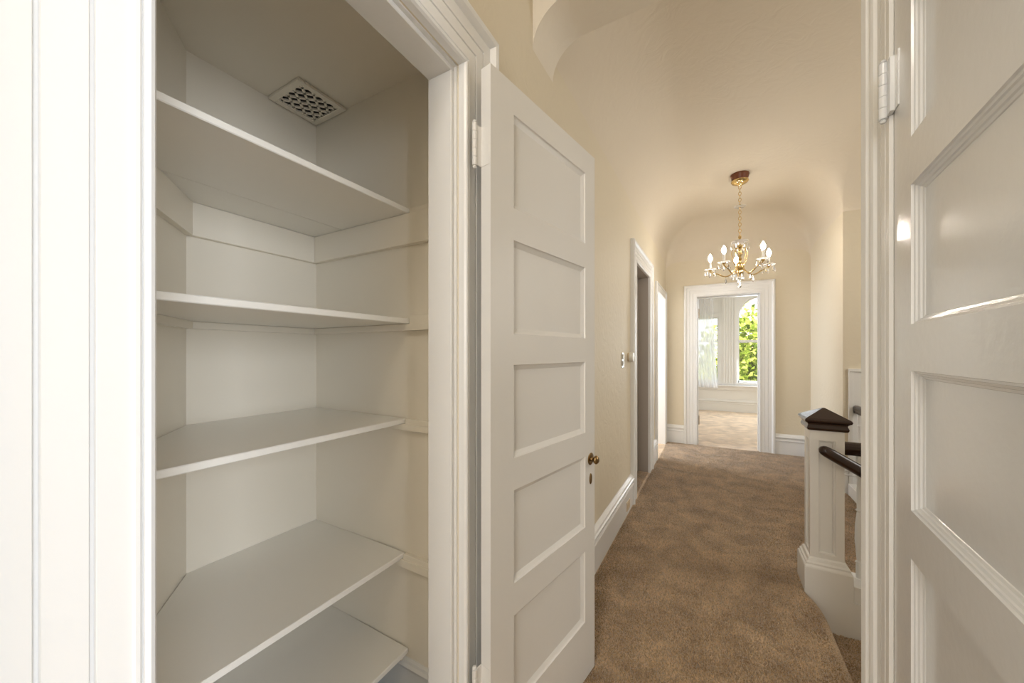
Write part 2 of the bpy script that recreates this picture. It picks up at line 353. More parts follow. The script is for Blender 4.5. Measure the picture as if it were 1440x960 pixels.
# baseboards of the hall
baseboard('baseboard_left', (XL,C1+.165,0), (XL,D2a-.165,0), (1,0,0), 'tall white baseboard beside the open closet door')
baseboard('baseboard_left_middle', (XL,D2b+.165,0), (XL,D3a-.10,0), (1,0,0), 'short white baseboard between the two side doorways')
baseboard('baseboard_far_left', (XL,5.60,0), (F0-.165,5.60,0), (0,-1,0), 'short white baseboard at the left of the far doorway')
baseboard('baseboard_far_right', (F1+.165,5.60,0), (1.01,5.60,0), (0,-1,0), 'white baseboard at the right of the far doorway')
baseboard('baseboard_right', (1.01,4.33,0), (1.01,5.60,0), (-1,0,0), 'white baseboard of the right wall in the far hall')
baseboard('baseboard_near', (XL,-2.5,0), (XL,C0-.165,0), (1,0,0), 'white baseboard of the near hall')
baseboard('baseboard_stair', (1.01,4.33,0), (1.13,4.33,0), (0,-1,0), 'short white baseboard below the stair rail end')

# door casings and jambs
casing_pieces('trim_2', (XL,0,0), (0,1,0), (1,0,0), C0+.005, C1+.003, 0, DT+.003, CAS, M['trim'], 'wide moulded white casing around the open linen closet')
casing_pieces('trim_3', (XL,0,0), (0,1,0), (1,0,0), D2a, D2b, 0, DT, CAS, M['trim'], 'white casing around the dark side doorway')
casing_pieces('trim_4', (XL,0,0), (0,1,0), (1,0,0), D3a, D3b, 0, 2.02, [(u*.6, v*.8) for u, v in CAS], M['trim'], 'slim white casing around the bright side doorway')
casing_pieces('trim_5', (0,5.60,0), (1,0,0), (0,-1,0), F0, F1, 0, FT, CAS, M['trim'], 'white moulded casing around the doorway to the window room')
casing_pieces('trim_6', (.36,0,0), (0,1,0), (-1,0,0), .33, 1.105, 0, DT+.003, CAS2, M['trim'], 'white fluted casing beside the glossy panelled door')
def jamb(name, ax, s0, s1, z1, d0, d1, m, label, stop=None, t=.018):
    """ax 'y': opening in an X-plane wall, spans Y s0..s1, depth X d0..d1"""
    mp = (lambda s_, d, z: (d, s_, z)) if ax == 'y' else (lambda s_, d, z: (s_, d, z))
    r = empty(name, mp((s0+s1)/2, (d0+d1)/2, 0), 0, label, 'door frame', 'structure')
    obj('side_jamb', box(mp(s0-t,d0,0), mp(s0,d1,z1)), m, r); obj('side_jamb', box(mp(s1,d0,0), mp(s1+t,d1,z1)), m, r)
    obj('head_jamb', box(mp(s0-t,d0,z1), mp(s1+t,d1,z1+t)), m, r)
    if stop:
        e0, e1, q = stop
        obj('door_stop', MB().box(mp(s1-q,e0,0), mp(s1,e1,z1-q), .002), m, r); obj('door_stop', MB().box(mp(s0,e0,0), mp(s0+q,e1,z1-q), .002), m, r)
        obj('door_stop', MB().box(mp(s0,e0,z1-q), mp(s1,e1,z1), .002), m, r)
    return r
jamb('trim_7', 'y', C0, C1, DT, XL-.005, -.722, M['door'], 'white jamb and stop of the open linen closet', (-.634,-.718,.013), .004)
jamb('trim_8', 'y', D2a, D2b, DT, XL, -.80, M['taupe'], 'jamb of the dark side doorway with the shade put into its colour', (-.72,-.735,.012))
jamb('trim_9', 'y', D3a, D3b, 2.02, XL, -.73, M['trim'], 'brightly lit jamb of the second side doorway')
jamb('trim_10', 'x', F0, F1, FT, 5.585, 5.765, M['trim'], 'white jamb of the far doorway', (5.66,5.715,.012))
jamb('trim_11', 'y', .33, 1.105, DT, .358, .462, M['trim'], 'white jamb behind the glossy panelled door', (.40,.455,.012), .004)

# ------------------------------------------------------------------ panelled doors
STK1 = [(0,0),(.0015,-.004),(.004,-.006),(.014,-.011),(.016,-.012)]
STK2 = [(0,0),(.001,-.004),(.0045,-.005),(.0055,-.008),(.0095,-.010),(.0105,-.013),(.0145,-.0145),(.0155,-.016)]
TOPS = [1.963, 1.598, 1.235, .870, .505]; PH = .272
def door_leaf(name, hinge, d, wd, sl, sr, stk, m, label, t=.035, zb=.012, zt=2.052):
    ang = math.atan2(d[1], d[0]); r = empty(name, (hinge[0], hinge[1], zb), ang, label, 'door', 'structure')
    L = lambda nm, mb, mm=m, par=r, **k: obj(nm, mb, mm, par, local=True, **k)
    def z(q): return q-zb
    L('stile', MB().box((0,0,0),(sl,t,z(zt)))); L('stile', MB().box((wd-sr,0,0),(wd,t,z(zt))))
    lo = zb
    for k in range(6):
        hi = TOPS[4-k]-PH if k < 5 else zt
        L('rail', MB().box((sl,0,z(lo)),(wd-sr,t,z(hi)))); lo = TOPS[4-k] if k < 5 else 0
    for tp in TOPS:
        mb = MB(); x0, x1, z0, z1 = sl, wd-sr, z(tp-PH), z(tp)
        for side in (0, 1):
            o = len(mb.v)
            for i_, dp in stk:
                yy = -dp if side == 0 else t+dp
                mb.v += [(x0+i_,yy,z0+i_),(x1-i_,yy,z0+i_),(x1-i_,yy,z1-i_),(x0+i_,yy,z1-i_)]
            for a in range(len(stk)-1):
                for b in range(4): mb.f.append((o+a*4+b, o+a*4+(b+1)%4, o+(a+1)*4+(b+1)%4, o+(a+1)*4+b))
            q = o+(len(stk)-1)*4; mb.f.append((q,q+1,q+2,q+3))
        L('panel', mb)
    return r, L
def hinge(L, root, x, y, z, m, knk=.0068, ln=.115, leaf=None):
    mb = MB(); mb.lathe([(0.0005,-.008),(.004,-.0075),(.006,-.004),(.004,-.0005),(knk,0)], (x,y,z), 14)
    for k in range(5):
        a = ln*k/5; b = ln*(k+1)/5
        mb.lathe([(knk-.0012,a),(knk,a+.0009),(knk,b-.0009),(knk-.0012,b)], (x,y,z), 14)
    mb.lathe([(knk,ln),(.004,ln+.0005),(.006,ln+.004),(.004,ln+.0075),(.0005,ln+.008)], (x,y,z), 14)
    h = L('hinge', mb, m, smooth=True)
    if leaf:
        lm = MB()
        for a, b in leaf: lm.box((a[0],a[1],z+.004),(b[0],b[1],z+ln-.002),.0008)
        obj('hinge_leaf', lm, m, h, local=True)
def knobset(L, root, x, z, m, yy=0, sgn=-1, r_=.021, dep=1.0):
    # knob on the visible face: lathe about the local -y axis
    def lat(prof, n=20):
        mb = MB(); mb.lathe(prof, (0,0,0), n); mb.v = [(x+p[0], yy+sgn*p[2]*dep, z+p[1]) for p in mb.v]; return mb
    rs = L('rosette', lat([(.024,0),(.024,.002),(.020,.0045),(.010,.006)]), m, smooth=True)
    obj('knob', lat([(.008,.004),(.007,.018),(.010,.024),(r_*.85,.029),(r_,.037),(r_*.97,.044),(r_*.7,.051),(.004,.054)]), m, root, smooth=True, local=True)
    return rs
# closet door, swung back against the hall wall
d1, L1 = door_leaf('door_1', (-.528,.823), (.1697,.9855), .619, .100, .079, STK1, M['door'], 'white five panel closet door swung open against the hall wall')
for zz in (1.765, .288):
    hinge(L1, d1, -.0245, .036, zz, M['door'], leaf=[((-.0235,.033),(.0005,.0365)), ((-.0012,.004),(.0004,.036))])
tag(knobset(L1, d1, .584, .840, M['oldbrass'], r_=.017, dep=.62), None)
kp = MB().lathe([(.0125,0),(.0125,.0015),(.011,.003)], (0,0,0), 18); kp.v = [(.583+p[0]*.8, -p[2], .762+p[1]*1.7) for p in kp.v]
esc = L1('keyhole_plate', kp, M['oldbrass']); esc['label'] = 'oval aged brass keyhole plate'
# near door on the right
a46 = R(4.6)
d2, L2 = door_leaf('door_2', (.341,1.096), (-math.sin(a46),-math.cos(a46)), .755, .100, .100, STK2, M['gloss'], 'glossy white five panel door standing slightly ajar beside the camera')
for zz in (1.778, .288):
    hinge(L2, d2, -.014, -.015, zz, M['gloss'], knk=.0078, ln=.125, leaf=[((-.010,-.010),(.012,-.001)), ((.010,-.0025),(.032,.001))])
knobset(L2, d2, .70, .86, M['oldbrass'])
# closed door in the dark side doorway
d3, L3 = door_leaf('door_3', (-.755,D2b-.003), (0,-1), D2b-D2a-.006, .10, .10, STK1, M['taupe'], 'closed door deep in the side doorway with the shade put into its colour')
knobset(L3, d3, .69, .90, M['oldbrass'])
# far door leaf, opened into the window room
d4, L4 = door_leaf('door_4', (F0+.004,5.775), (-.055,.9985), .70, .10, .10, STK1, M['door'], 'white door opened into the window room')
for zz in (1.76, .25): hinge(L4, d4, -.006, -.010, zz, M['oldbrass'], leaf=[((-.006,-.006),(.012,-.001))])

# ------------------------------------------------------------------ closet
YB = .95; XB = -1.503; YK = .509
ad = Vector((.807,-.590)); Lc = (XB+.722)/-ad.x
PA = (XB, YK); PBv = (XB+ad.x*((-.722-XB)/ad.x), YK+ad.y*((-.722-XB)/ad.x))   # where the angled wall meets the front
ZC = EYE+.986
def slab(p, q, nrm, z0, z1, t=.05):   # vertical slab whose inner face is p-q, thickness away from nrm
    p, q, nrm = Vector((*p,0)), Vector((*q,0)), Vector((*nrm,0)).normalized()
    return MB().prism([p+Vector((0,0,z0)), q+Vector((0,0,z0)), q-nrm*t+Vector((0,0,z0)), p-nrm*t+Vector((0,0,z0))], (0,0,z1-z0))
na = Vector((-ad.y, ad.x)); na = na if na.x > 0 else -na
na = Vector((.590,.807))
wr = struct('wall_closet_right', slab((-.722,YB),(XB-.05,YB),(0,-1),0,ZC+.05), M['closet'], 'cream side wall of the linen closet beside the hinges', 'wall')
wb = struct('wall_closet_back', slab((XB,YB+.05),(XB,YK-.03),(1,0),0,ZC+.05), M['closet'], 'cream back wall of the linen closet', 'wall')
wl = struct('wall_closet_left', slab((XB-.02*ad.x,YK-.02*ad.y),PBv,(na.x,na.y),0,ZC+.05), M['closet'], 'angled cream wall at the left of the linen closet', 'wall')
mbf = MB().box((-.722,PBv[1]-.1,0),(-.718,C0-.003,ZC)).box((-.722,C0-.003,DT+.002),(-.718,C1+.003,ZC)).box((-.722,C1+.003,0),(-.718,YB,ZC))
struct('wall_closet_front', mbf, M['closet'], 'inner face of the closet front wall', 'wall')
PL = [(-.719,YB), (XB,YB), (XB,YK), (PBv[0],PBv[1]), (-.719,PBv[1])]
struct('ceiling_closet', MB().prism([(x,y,ZC) for x,y in PL], (0,0,.05)), M['closet'], 'cream ceiling of the linen closet', 'ceiling')
struct('floor_closet', MB().prism([(x,y,0) for x,y in PL], (0,0,-.05)).box((-.72,C0,-.05),(XL,C1,.004)), M['closetfloor'], 'grey painted floor of the linen closet', 'floor')
def lerp_cut(xs_, ins=0.0):  # Y of the angled wall at x, moved inward
    return YK+ad.y*((xs_-XB)/ad.x)+ins/na.y
SH = [(1.762,.018,-.943,.109,'closet shelf with bare scratched underside, topmost of the five'),
      (1.373,.018,-.943,.024,'closet shelf just above eye level, second of five from the top'),
      (1.018,.018,-.965,.022,'closet shelf just below eye level, the middle one of five'),
      (.536,.018,-.973,.028,'closet shelf made of two boards with an open joint, fourth from the top'),
      (.199,.018,-.955,.026,'lowest closet shelf just above the baseboard')]
def shelf(i, zb, t, xf, ch, label):
    z1 = zb+t; g = .0015
    r = empty('closet_shelf', ((xf+XB)/2, .5, zb), 0, 'white painted '+label, 'shelf', None, 'linen closet shelves')
    xm = XB+.20; w2 = .0014 if i in (0, 3) else .0004
    # back board and front board, each cut to the angled wall
    obj('board', MB().prism([(XB+g,YB-g,zb),(XB+g,YK+.002,zb),(xm-w2,lerp_cut(xm-w2,.003),zb),(xm-w2,YB-g,zb)], (0,0,t-(.0022 if i == 3 else .0006))), M['shelf'], r)
    e = .0022
    lo = [(xm+w2,YB-g,0),(xm+w2,lerp_cut(xm+w2,.003),0),(xf,lerp_cut(xf,.003),0),(xf,YB-g-(.004 if i else 0),0)]
    def ring(z, ins): return [(lo[0][0],lo[0][1],z),(lo[1][0],lo[1][1],z),(lo[2][0]-ins,lo[2][1],z),(lo[3][0]-ins,lo[3][1],z)]
    rs = ring(zb,e)+ring(zb+e,0)+ring(z1-e,0)+ring(z1,e)
    obj('board', MB().add(rs, [(3,2,1,0),(12,13,14,15)]+[(4*k+j, 4*k+(j+1)%4, 4*k+4+(j+1)%4, 4*k+4+j) for k in range(3) for j in range(4)]), M['shelf'], r)
    return r
for i, (zb, t, xf, ch, lb) in enumerate(SH):
    shelf(i, zb, t, xf, ch, lb)
    ct = .02; top = zb-.0005
    # cleats screwed to the walls; the side one runs on to the jamb
    sidetop = zb+(.030 if i in (1,) else .018 if i in (0,2,3) else 0)
    if i < 4:
        obj('cleat', MB().box((XB,YB-ct,top-ch),(-.72,YB+.001,top),.0015), M['closet'], wr)
        obj('cleat', MB().box((xf+.004,YB-ct+.004,top-.001),(-.72,YB+.001,sidetop),.0015), M['closet'], wr)
        obj('cleat', MB().box((XB-.001,YK+.008,top-ch),(XB+ct,YB-ct,top),.0015), M['closet'], wb)
        p = Vector((XB,YK)); q = Vector((-.80, lerp_cut(-.80)))
        cc = slab(tuple(p+na*ct+ad*.006), tuple(q+na*ct), (na.x,na.y), top-ch, top, ct+.001); obj('cleat', cc, M['closet'], wl)
    else:
        obj('cleat', MB().box((XB,YB-ct,top-ch),(xf-.02,YB+.001,top),.0015), M['closet'], wr)
CB = [(0,.016),(.013,.016),(.020,.011),(.022,.010),(.145,.010),(.150,.016),(.160,.019),(.168,.012),(.176,.010),(.180,0)]
baseboard('baseboard_closet_right', (-.722,YB,.0), (XB,YB,.0), (0,-1,0), 'white baseboard with a small moulding inside the closet', prof=CB)
baseboard('baseboard_closet_back', (XB,YB,.0), (XB,YK,.0), (1,0,0), 'white baseboard along the closet back wall', prof=CB)
# ceiling vent, diagonal lattice
vx0, vx1, vy0, vy1 = XB+.006, XB+.206, YB-.197, YB-.004; vz = ZC-.010
vent = empty('ceiling_vent', ((vx0+vx1)/2,(vy0+vy1)/2,ZC-.010), 0, 'square cream lattice vent in the corner of the closet ceiling', 'vent')
fr = MB(); bw = .023
for a, b in (((vx0,vy0),(vx1,vy0+bw)),((vx0,vy1-bw),(vx1,vy1)),((vx0,vy0+bw),(vx0+bw,vy1-bw)),((vx1-bw,vy0+bw),(vx1,vy1-bw))): fr.box((*a,vz),(*b,ZC-.0005),.001)
obj('frame', fr, M['closet'], vent)
obj('shade_sheet', box((vx0+.02,vy0+.02,ZC-.0016),(vx1-.02,vy1-.02,ZC-.0008)), M['dark'], vent)  # thin black sheet painting the shade inside the vent
ix0, ix1, iy0, iy1 = vx0+bw-.002, vx1-bw+.002, vy0+bw-.002, vy1-bw+.002
def clipbar(c, sg, hw=.0044):        # diagonal bar  y = sg*x + c inside the inner square
    pts = []
    cx, cy = (ix0+ix1)/2, (iy0+iy1)/2; hx, hy = (ix1-ix0)/2, (iy1-iy0)/2
    ts = [t for t in (np.linspace(-.12, .12, 481)) if abs(t) <= hx and abs(sg*t+c) <= hy]
    if len(ts) < 6: return None
    a, b = ts[0], ts[-1]; p = Vector((cx+a, cy+sg*a+c, 0)); q = Vector((cx+b, cy+sg*b+c, 0)); dd = (q-p).normalized(); nn = Vector((-dd.y, dd.x, 0))*hw
    return MB().prism([p-nn+Vector((0,0,vz+.002)), q-nn+Vector((0,0,vz+.002)), q+nn+Vector((0,0,vz+.002)), p+nn+Vector((0,0,vz+.002))], (0,0,.006))
for sg in (1,-1):
    for k in range(-3, 4):
        b = clipbar(k*.0440+.004, sg)
        if b: obj('slat', b, M['closet'], vent)

# ------------------------------------------------------------------ newel, balustrades, stair rail
NX0, NX1, NY0, NY1 = .443, .583, 2.468, 2.608
nc = ((NX0+NX1)/2, (NY0+NY1)/2)
nw = empty('newel_post', (nc[0], nc[1], -.18), 0, 'white square newel post with recessed panels and dark pyramid cap', 'newel post')
def sq_lathe(prof, c):       # square-section profile
    mb = MB(); o = 0
    for r_, z in prof: mb.v += [(c[0]-r_,c[1]-r_,z),(c[0]+r_,c[1]-r_,z),(c[0]+r_,c[1]+r_,z),(c[0]-r_,c[1]+r_,z)]
    for i in range(len(prof)-1):
        for k in range(4): mb.f.append((i*4+k, i*4+(k+1)%4, i*4+4+(k+1)%4, i*4+4+k))
    mb.f += [(3,2,1,0), tuple(4*(len(prof)-1)+k for k in range(4))]; return mb
hw = .070
obj('plinth', sq_lathe([(.098,-.18),(.098,.135),(.096,.142),(.090,.150),(.090,.158),(.083,.166),(.078,.180),(.072,.186)], nc), M['trim'], nw)
# shaft with a recessed moulded panel on each side
mb = MB(); z0, z1 = .18, .862
mb.box((nc[0]-hw+.017,nc[1]-hw+.017,z0),(nc[0]+hw-.017,nc[1]+hw-.017,z1))
for rot in range(4):
    o = len(mb.v); a, b = .036, .105   # stile width, rail height
    loops = [(hw,z0,z1,0),(hw-a+.001,z0+.03,z1-.055,0),(hw-a-.0015,z0+.032,z1-.057,-.007),(hw-a-.007,z0+.038,z1-.063,-.009),(hw-a-.009,z0+.041,z1-.066,-.0165)]
    vs = []
    for h_, za, zb_, dp in loops: vs += [(-h_,-(hw+dp),za),(h_,-(hw+dp),za),(h_,-(hw+dp),zb_),(-h_,-(hw+dp),zb_)]
    ca, sa = math.cos(rot*PI/2), math.sin(rot*PI/2)
    mb.add([(nc[0]+x*ca-y*sa, nc[1]+x*sa+y*ca, z) for x,y,z in vs], [(i*4+k, i*4+(k+1)%4, i*4+4+(k+1)%4, i*4+4+k) for i in range(4) for k in range(4)])
obj('shaft', mb, M['trim'], nw)
obj('cap', sq_lathe([(.072,.858),(.082,.862),(.086,.872),(.083,.882),(.080,.890),(.083,.898),(.094,.906),(.097,.914),(.092,.922),(.088,.925),(.006,.972),(.001,.973)], nc), M['wood'], nw)
BAL = [(.014,0),(.014,.07),(.010,.075),(.017,.082),(.010,.09),(.013,.12),(.019,.20),(.017,.28),(.010,.345),(.016,.352),(.010,.36),(.012,.42),(.0085,.52),(.014,.53),(.0085,.54),(.012,.56),(.014,.57),(.014,.635)]
def baluster(x, y, z, parent, sq=True): return obj('baluster', MB().lathe(BAL, (x,y,z), 12), M['trim'], parent, smooth=True)
def rail_prof(p, q, wdt=.058, h=.066):
    p, q = Vector(p), Vector(q); d = (q-p).normalized(); sd = Vector((-d.y,d.x,0)).normalized(); up = sd.cross(d)*-1 if sd.cross(d).z < 0 else sd.cross(d)
    pr = [(-.020,0),(.020,0),(.022,.018),(.029,.032),(.029,.048),(.020,.060),(.008,.066),(-.008,.066),(-.020,.060),(-.029,.048),(-.029,.032),(-.022,.018)]
    return MB().prism([p+sd*a+up*b for a,b in pr], q-p)
b1 = empty('stair_balustrade', (1.3,2.53,0), 0, 'white balusters under a level dark rail running from the newel post', 'balustrade')
obj('hand_rail', rail_prof((.583,2.53,.735),(2.58,2.53,.735)), M['wood'], b1, smooth=True, auto=25)
obj('bottom_rail', MB().box((.6125,2.455,-.02),(2.6,2.60,.082),.004).box((.6125,2.447,.066),(2.6,2.608,.086),.003), M['trim'], b1)
for k in range(16): baluster(.655+.12*k, 2.53, .086+.012, b1)
obj('stringer', MB().prism([(.6125,2.462,0),(2.58,2.462,0),(2.58,2.462,-1.45),(.6125,2.462,-.20)], (0,-.016,0)), M['trim'], b1)
b2 = empty('stair_balustrade', (1.10,3.4,0), 0, 'white balusters and dark rail end against the beige wall beyond the newel', 'balustrade')
obj('hand_rail', rail_prof((1.10,4.328,.735),(1.10,2.62,.735)), M['wood'], b2, smooth=True, auto=25)
obj('bottom_rail', MB().box((1.04,2.62,-.02),(1.14,4.328,.10),.004), M['trim'], b2)
for k in range(13): baluster(1.10, 4.25-.125*k, .10, b2)
hr = empty('stair_handrail', (.486,2.42,.5), 0, 'round dark wooden handrail sloping down from the front of the newel post', 'handrail')
p0 = Vector((.482,2.415,.772)); dv = Vector((.86,0,-.515)).normalized()
pts = [p0-dv*.012, p0-dv*.004, p0+dv*.006, p0+dv*.02]+[p0+dv*(.05+.25*k) for k in range(9)]
obj('rail', MB().tube(pts, [.009,.019,.0245,.027]+[.028]*9, 14), M['wood'], hr, smooth=True, auto=50)
for s_ in (.22, 1.2, 2.0):
    p = p0+dv*s_; obj('bracket', MB().tube([p+Vector((0,0,-.02)), p+Vector((0,.01,-.05)), p+Vector((0,.032,-.06))], .006, 8), M['oldbrass'], hr, smooth=True)
# white framed wainscot on the stair wall
wc = empty('trim_12', (1.4,4.32,.09), 0, 'white framed half height panel on the beige stair wall', 'wainscot', 'structure')
obj('panel', box((1.06,4.318,.10),(2.58,4.332,1.10)), M['trim'], wc)
obj('frame', MB().box((1.045,4.305,.10),(1.075,4.332,1.10),.002).box((1.045,4.300,1.10),(2.58,4.332,1.128),.003), M['trim'], wc)

# ------------------------------------------------------------------ switch, thermostat, outlet
sw = empty('light_switch', (XL,2.835,1.160), 0, 'two button light switch plate on the cream wall before the dark doorway', 'light switch')
obj('plate', MB().box((XL,2.798,1.158),(XL+.005,2.872,1.272),.0015), M['chrome'], sw)
for z in (1.190, 1.240): obj('button', MB().box((XL+.004,2.815,z-.019),(XL+.011,2.855,z+.019),.002), M['plastic'], sw)
th = empty('thermostat', (XL,3.045,1.235), 0, 'round white thermostat dial beside the doorway casing', 'thermostat')
def latx(prof, c, n=28):
    mb = MB(); mb.lathe(prof, (0,0,0), n); mb.v = [(c[0]+p[2], c[1]+p[0], c[2]+p[1]) for p in mb.v]; return mb
obj('base', latx([(.036,0),(.036,.012),(.034,.014)], (XL,3.045,1.237)), M['ivory'], th, smooth=True)
obj('dial', latx([(.040,.013),(.041,.018),(.040,.036),(.036,.043),(.020,.046),(.001,.046)], (XL,3.045,1.237)), M['plastic'], th, smooth=True)
ot = empty('wall_outlet', (XL+.02,2.94,.03), 0, 'small ivory outlet set in the tall baseboard of the hall', 'outlet')
obj('plate', MB().box((XL+.018,2.885,.035),(XL+.025,2.995,.105),.0015), M['ivory'], ot)
for y in (2.915, 2.965): obj('socket', MB().box((XL+.0245,y-.014,.055),(XL+.0275,y+.014,.085),.001), M['ivory'], ot)

# ------------------------------------------------------------------ chandelier
cx, cy = .209, 4.14
ch = empty('chandelier', (cx,cy,H), 0, 'small brass and crystal chandelier with lit candle bulbs hanging in the hall', 'chandelier')
K = lambda nm, mb, m, par=ch, **k: obj(nm, mb, m, par, local=True, **k)
K('canopy_block', MB().lathe([(.078,-.001),(.080,-.012),(.074,-.024),(.070,-.050),(.066,-.062)], (0,0,0), 28), M['canopy_wood'], smooth=True)
K('canopy', MB().lathe([(.030,-.058),(.072,-.062),(.075,-.070),(.066,-.084),(.040,-.098),(.016,-.106),(.007,-.116)], (0,0,0), 28), M['brass'], smooth=True)
lk = MB()
def link(z, rot, mb, hh=.0185, hwid=.0115, r_=.0026):
    pts = []
    for k in range(12):
        a = 2*PI*k/12; px = hwid*math.cos(a); pz = hh*math.sin(a); pts.append((px*math.cos(rot), px*math.sin(rot), z+pz))
    return mb.tube(pts, r_, 6, closed=True)
zc = -.128; k = 0
l0 = K('chain_link', link(0, 0, MB()), M['brass'], smooth=True); l0.location.z = zc
while zc > -.60:
    zc -= .0300; k += 1; c = l0.copy(); C.objects.link(c); c.parent = ch; c.location.z = zc; c.rotation_euler.z = (k%2)*PI/2
K('glass_disc', MB().lathe([(.003,-.318),(.035,-.322),(.052,-.314),(.052,-.312),(.035,-.319),(.003,-.314)], (0,0,0), 20), M['dish'], smooth=True)
K('column', MB().lathe([(.004,-.600),(.008,-.606),(.010,-.640),(.006,-.660),(.008,-.680),(.024,-.692),(.028,-.702),(.018,-.716),(.008,-.726),(.009,-.800),(.014,-.812),(.020,-.826),(.010,-.838),(.012,-.850),(.034,-.868),(.040,-.888),(.036,-.912),(.022,-.930),(.028,-.940),(.030,-.955),(.012,-.968),(.009,-.980),(.013,-.990),(.006,-1.002),(.001,-1.008)], (0,0,0), 20), M['brass'], smooth=True)
K('glass_ball', MB().lathe([(.010,-.735),(.026,-.745),(.034,-.765),(.026,-.785),(.010,-.797)], (0,0,0), 10), M['crystal'])
K('glass_crown', MB().lathe([(.010,-.668),(.045,-.664),(.066,-.646),(.072,-.650),(.048,-.670),(.010,-.674)], (0,0,0), 24), M['dish'], smooth=True)
def crystal_mb(s_=1.0):
    mb = MB(); mb.lathe([(.0005*s_,0),(.006*s_,-.006*s_),(.0005*s_,-.012*s_)], (0,0,0), 6)
    mb.lathe([(.0005*s_,-.014*s_),(.004*s_,-.022*s_),(.0105*s_,-.046*s_),(.008*s_,-.054*s_),(.0005*s_,-.062*s_)], (0,0,0), 6); return mb
cr0 = K('crystal', crystal_mb(1.35), M['crystal']); cr0.location = (.066,0,-.655)
def hang(par, loc, src=None, sc=1):
    c = (src or cr0).copy(); C.objects.link(c); c.parent = par; c.location = loc; c.scale = (sc,)*3; c.rotation_euler.z = random.random()*3; return c
for k in range(1, 6): a = 2*PI*k/6; hang(ch, (.066*math.cos(a), .066*math.sin(a), -.655))
for k in range(6): a = 2*PI*k/6+.4; hang(ch, (.030*math.cos(a), .030*math.sin(a), -.956), sc=.9)
hang(ch, (0,0,-1.009), sc=1.15)
# one arm along local +x, then copied
def arm():
    pts = []
    P = [(.030,-.905),(.060,-.945),(.100,-.972),(.145,-.968),(.190,-.940),(.225,-.925),(.250,-.915),(.260,-.900)]
    for i in range(len(P)-1):
        p0_, p1_, p2_, p3_ = P[max(i-1,0)], P[i], P[i+1], P[min(i+2,len(P)-1)]
        for t in (0,.33,.66):
            f = lambda a,b,c,d: .5*((2*b)+(-a+c)*t+(2*a-5*b+4*c-d)*t*t+(-a+3*b-3*c+d)*t**3)
            pts.append((f(p0_[0],p1_[0],p2_[0],p3_[0]), 0, f(p0_[1],p1_[1],p2_[1],p3_[1])))
    pts.append((.26,0,-.898))
    mb = MB().tube(pts, .0060, 8)
    mb.tube([(.050,0,-.86),(.066,0,-.80),(.070,0,-.75),(.060,0,-.72),(.046,0,-.73),(.044,0,-.745)], [.003,.0035,.0035,.003,.0028,.002], 6)   # upper scroll
    mb.tube([(.036,0,-.885),(.042,0,-.87),(.050,0,-.86)], .003, 6)
    mb.lathe([(.006,-.906),(.014,-.900),(.017,-.890),(.012,-.884)], (.26,0,0), 14)
    a = K('arm', mb, M['brass'], smooth=True)
    obj('bobeche', MB().lathe([(.012,-.886),(.034,-.889),(.050,-.880),(.053,-.882),(.036,-.893),(.012,-.890)], (.26,0,0), 20), M['dish'], a, smooth=True, local=True)
    obj('candle_sleeve', MB().lathe([(.0105,-.886),(.0105,-.812),(.012,-.810),(.008,-.806)], (.26,0,0), 14), M['candle'], a, smooth=True, local=True)
    obj('bulb', MB().lathe([(.006,-.806),(.009,-.800),(.0185,-.784),(.0200,-.768),(.014,-.750),(.005,-.734),(.0008,-.726)], (.26,0,0), 14), M['bulb'], a, smooth=True, local=True)
    for k in range(5):
        t = 2*PI*k/5; hang(a, (.26+.050*math.cos(t), .050*math.sin(t), -.886), sc=.85)
    hang(a, (.120,0,-.978), sc=.8)
    return a
ar0 = arm()
ray = math.atan2(cy, cx)     # direction away from the camera
for i, ph in enumerate((-79, -7, 65, 137, 209)):
    a = ar0 if i == 0 else copy_tree(ar0, ch)
    a.rotation_euler.z = ray-R(ph)

# ------------------------------------------------------------------ window room
YW = 9.14
WR = (.40, 1.31, .60, 2.50)      # arched window
WLn = (-.42, .07, .60, 2.06)
mb = MB()
mb.box((-1.3,YW,0),(WLn[0],YW+.15,3.1)).box((WLn[1],YW,0),(WR[0],YW+.15,3.1)).box((WR[1],YW,0),(3.4,YW+.15,3.1))
mb.box((WLn[0],YW,0),(WLn[1],YW+.15,WLn[2])).box((WLn[0],YW,WLn[3]),(WLn[1],YW+.15,3.1)).box((WR[0],YW,0),(WR[1],YW+.15,WR[2]))
rr = (WR[1]-WR[0])/2; xc_ = (WR[0]+WR[1])/2; zsr = WR[3]-rr
NA = 28; arc = [(xc_-rr*math.cos(PI*k/NA), zsr+rr*math.sin(PI*k/NA)) for k in range(NA+1)]
for k in range(NA):
    (xa,za),(xb,zb_) = arc[k], arc[k+1]
    mb.prism([(xa,YW,za),(xb,YW,zb_),(xb,YW,3.1),(xa,YW,3.1)], (0,.15,0))
struct('wall_window_room', mb, M['trim'], 'pale wall of the far room holding the two windows', 'wall')
struct('wall_window_room_left', box((-1.3,5.75,0),(-1.2,YW,3.1)), M['closet'], 'pale left wall of the far room', 'wall')
struct('wall_window_room_near', MB().box((-1.3,5.70,0),(XL,5.751,3.1)).box((1.01,5.70,0),(3.4,5.751,3.1)), M['closet'], 'pale near wall of the far room', 'wall')
struct('ceiling_window_room', box((-1.3,5.75,3.0),(3.4,YW,3.1)), M['closet'], 'pale ceiling of the far room', 'ceiling')
struct('wall_side_room', MB().box((-2.6,4.2,0),(-.72,4.3,3.1)).box((-2.6,5.60,0),(-.72,5.70,3.1)), M['closet'], 'pale walls of the bright side room', 'wall')
struct('ceiling_side_room', box((-2.6,4.2,3.0),(-.72,5.7,3.1)), M['closet'], 'pale ceiling of the bright side room', 'ceiling')
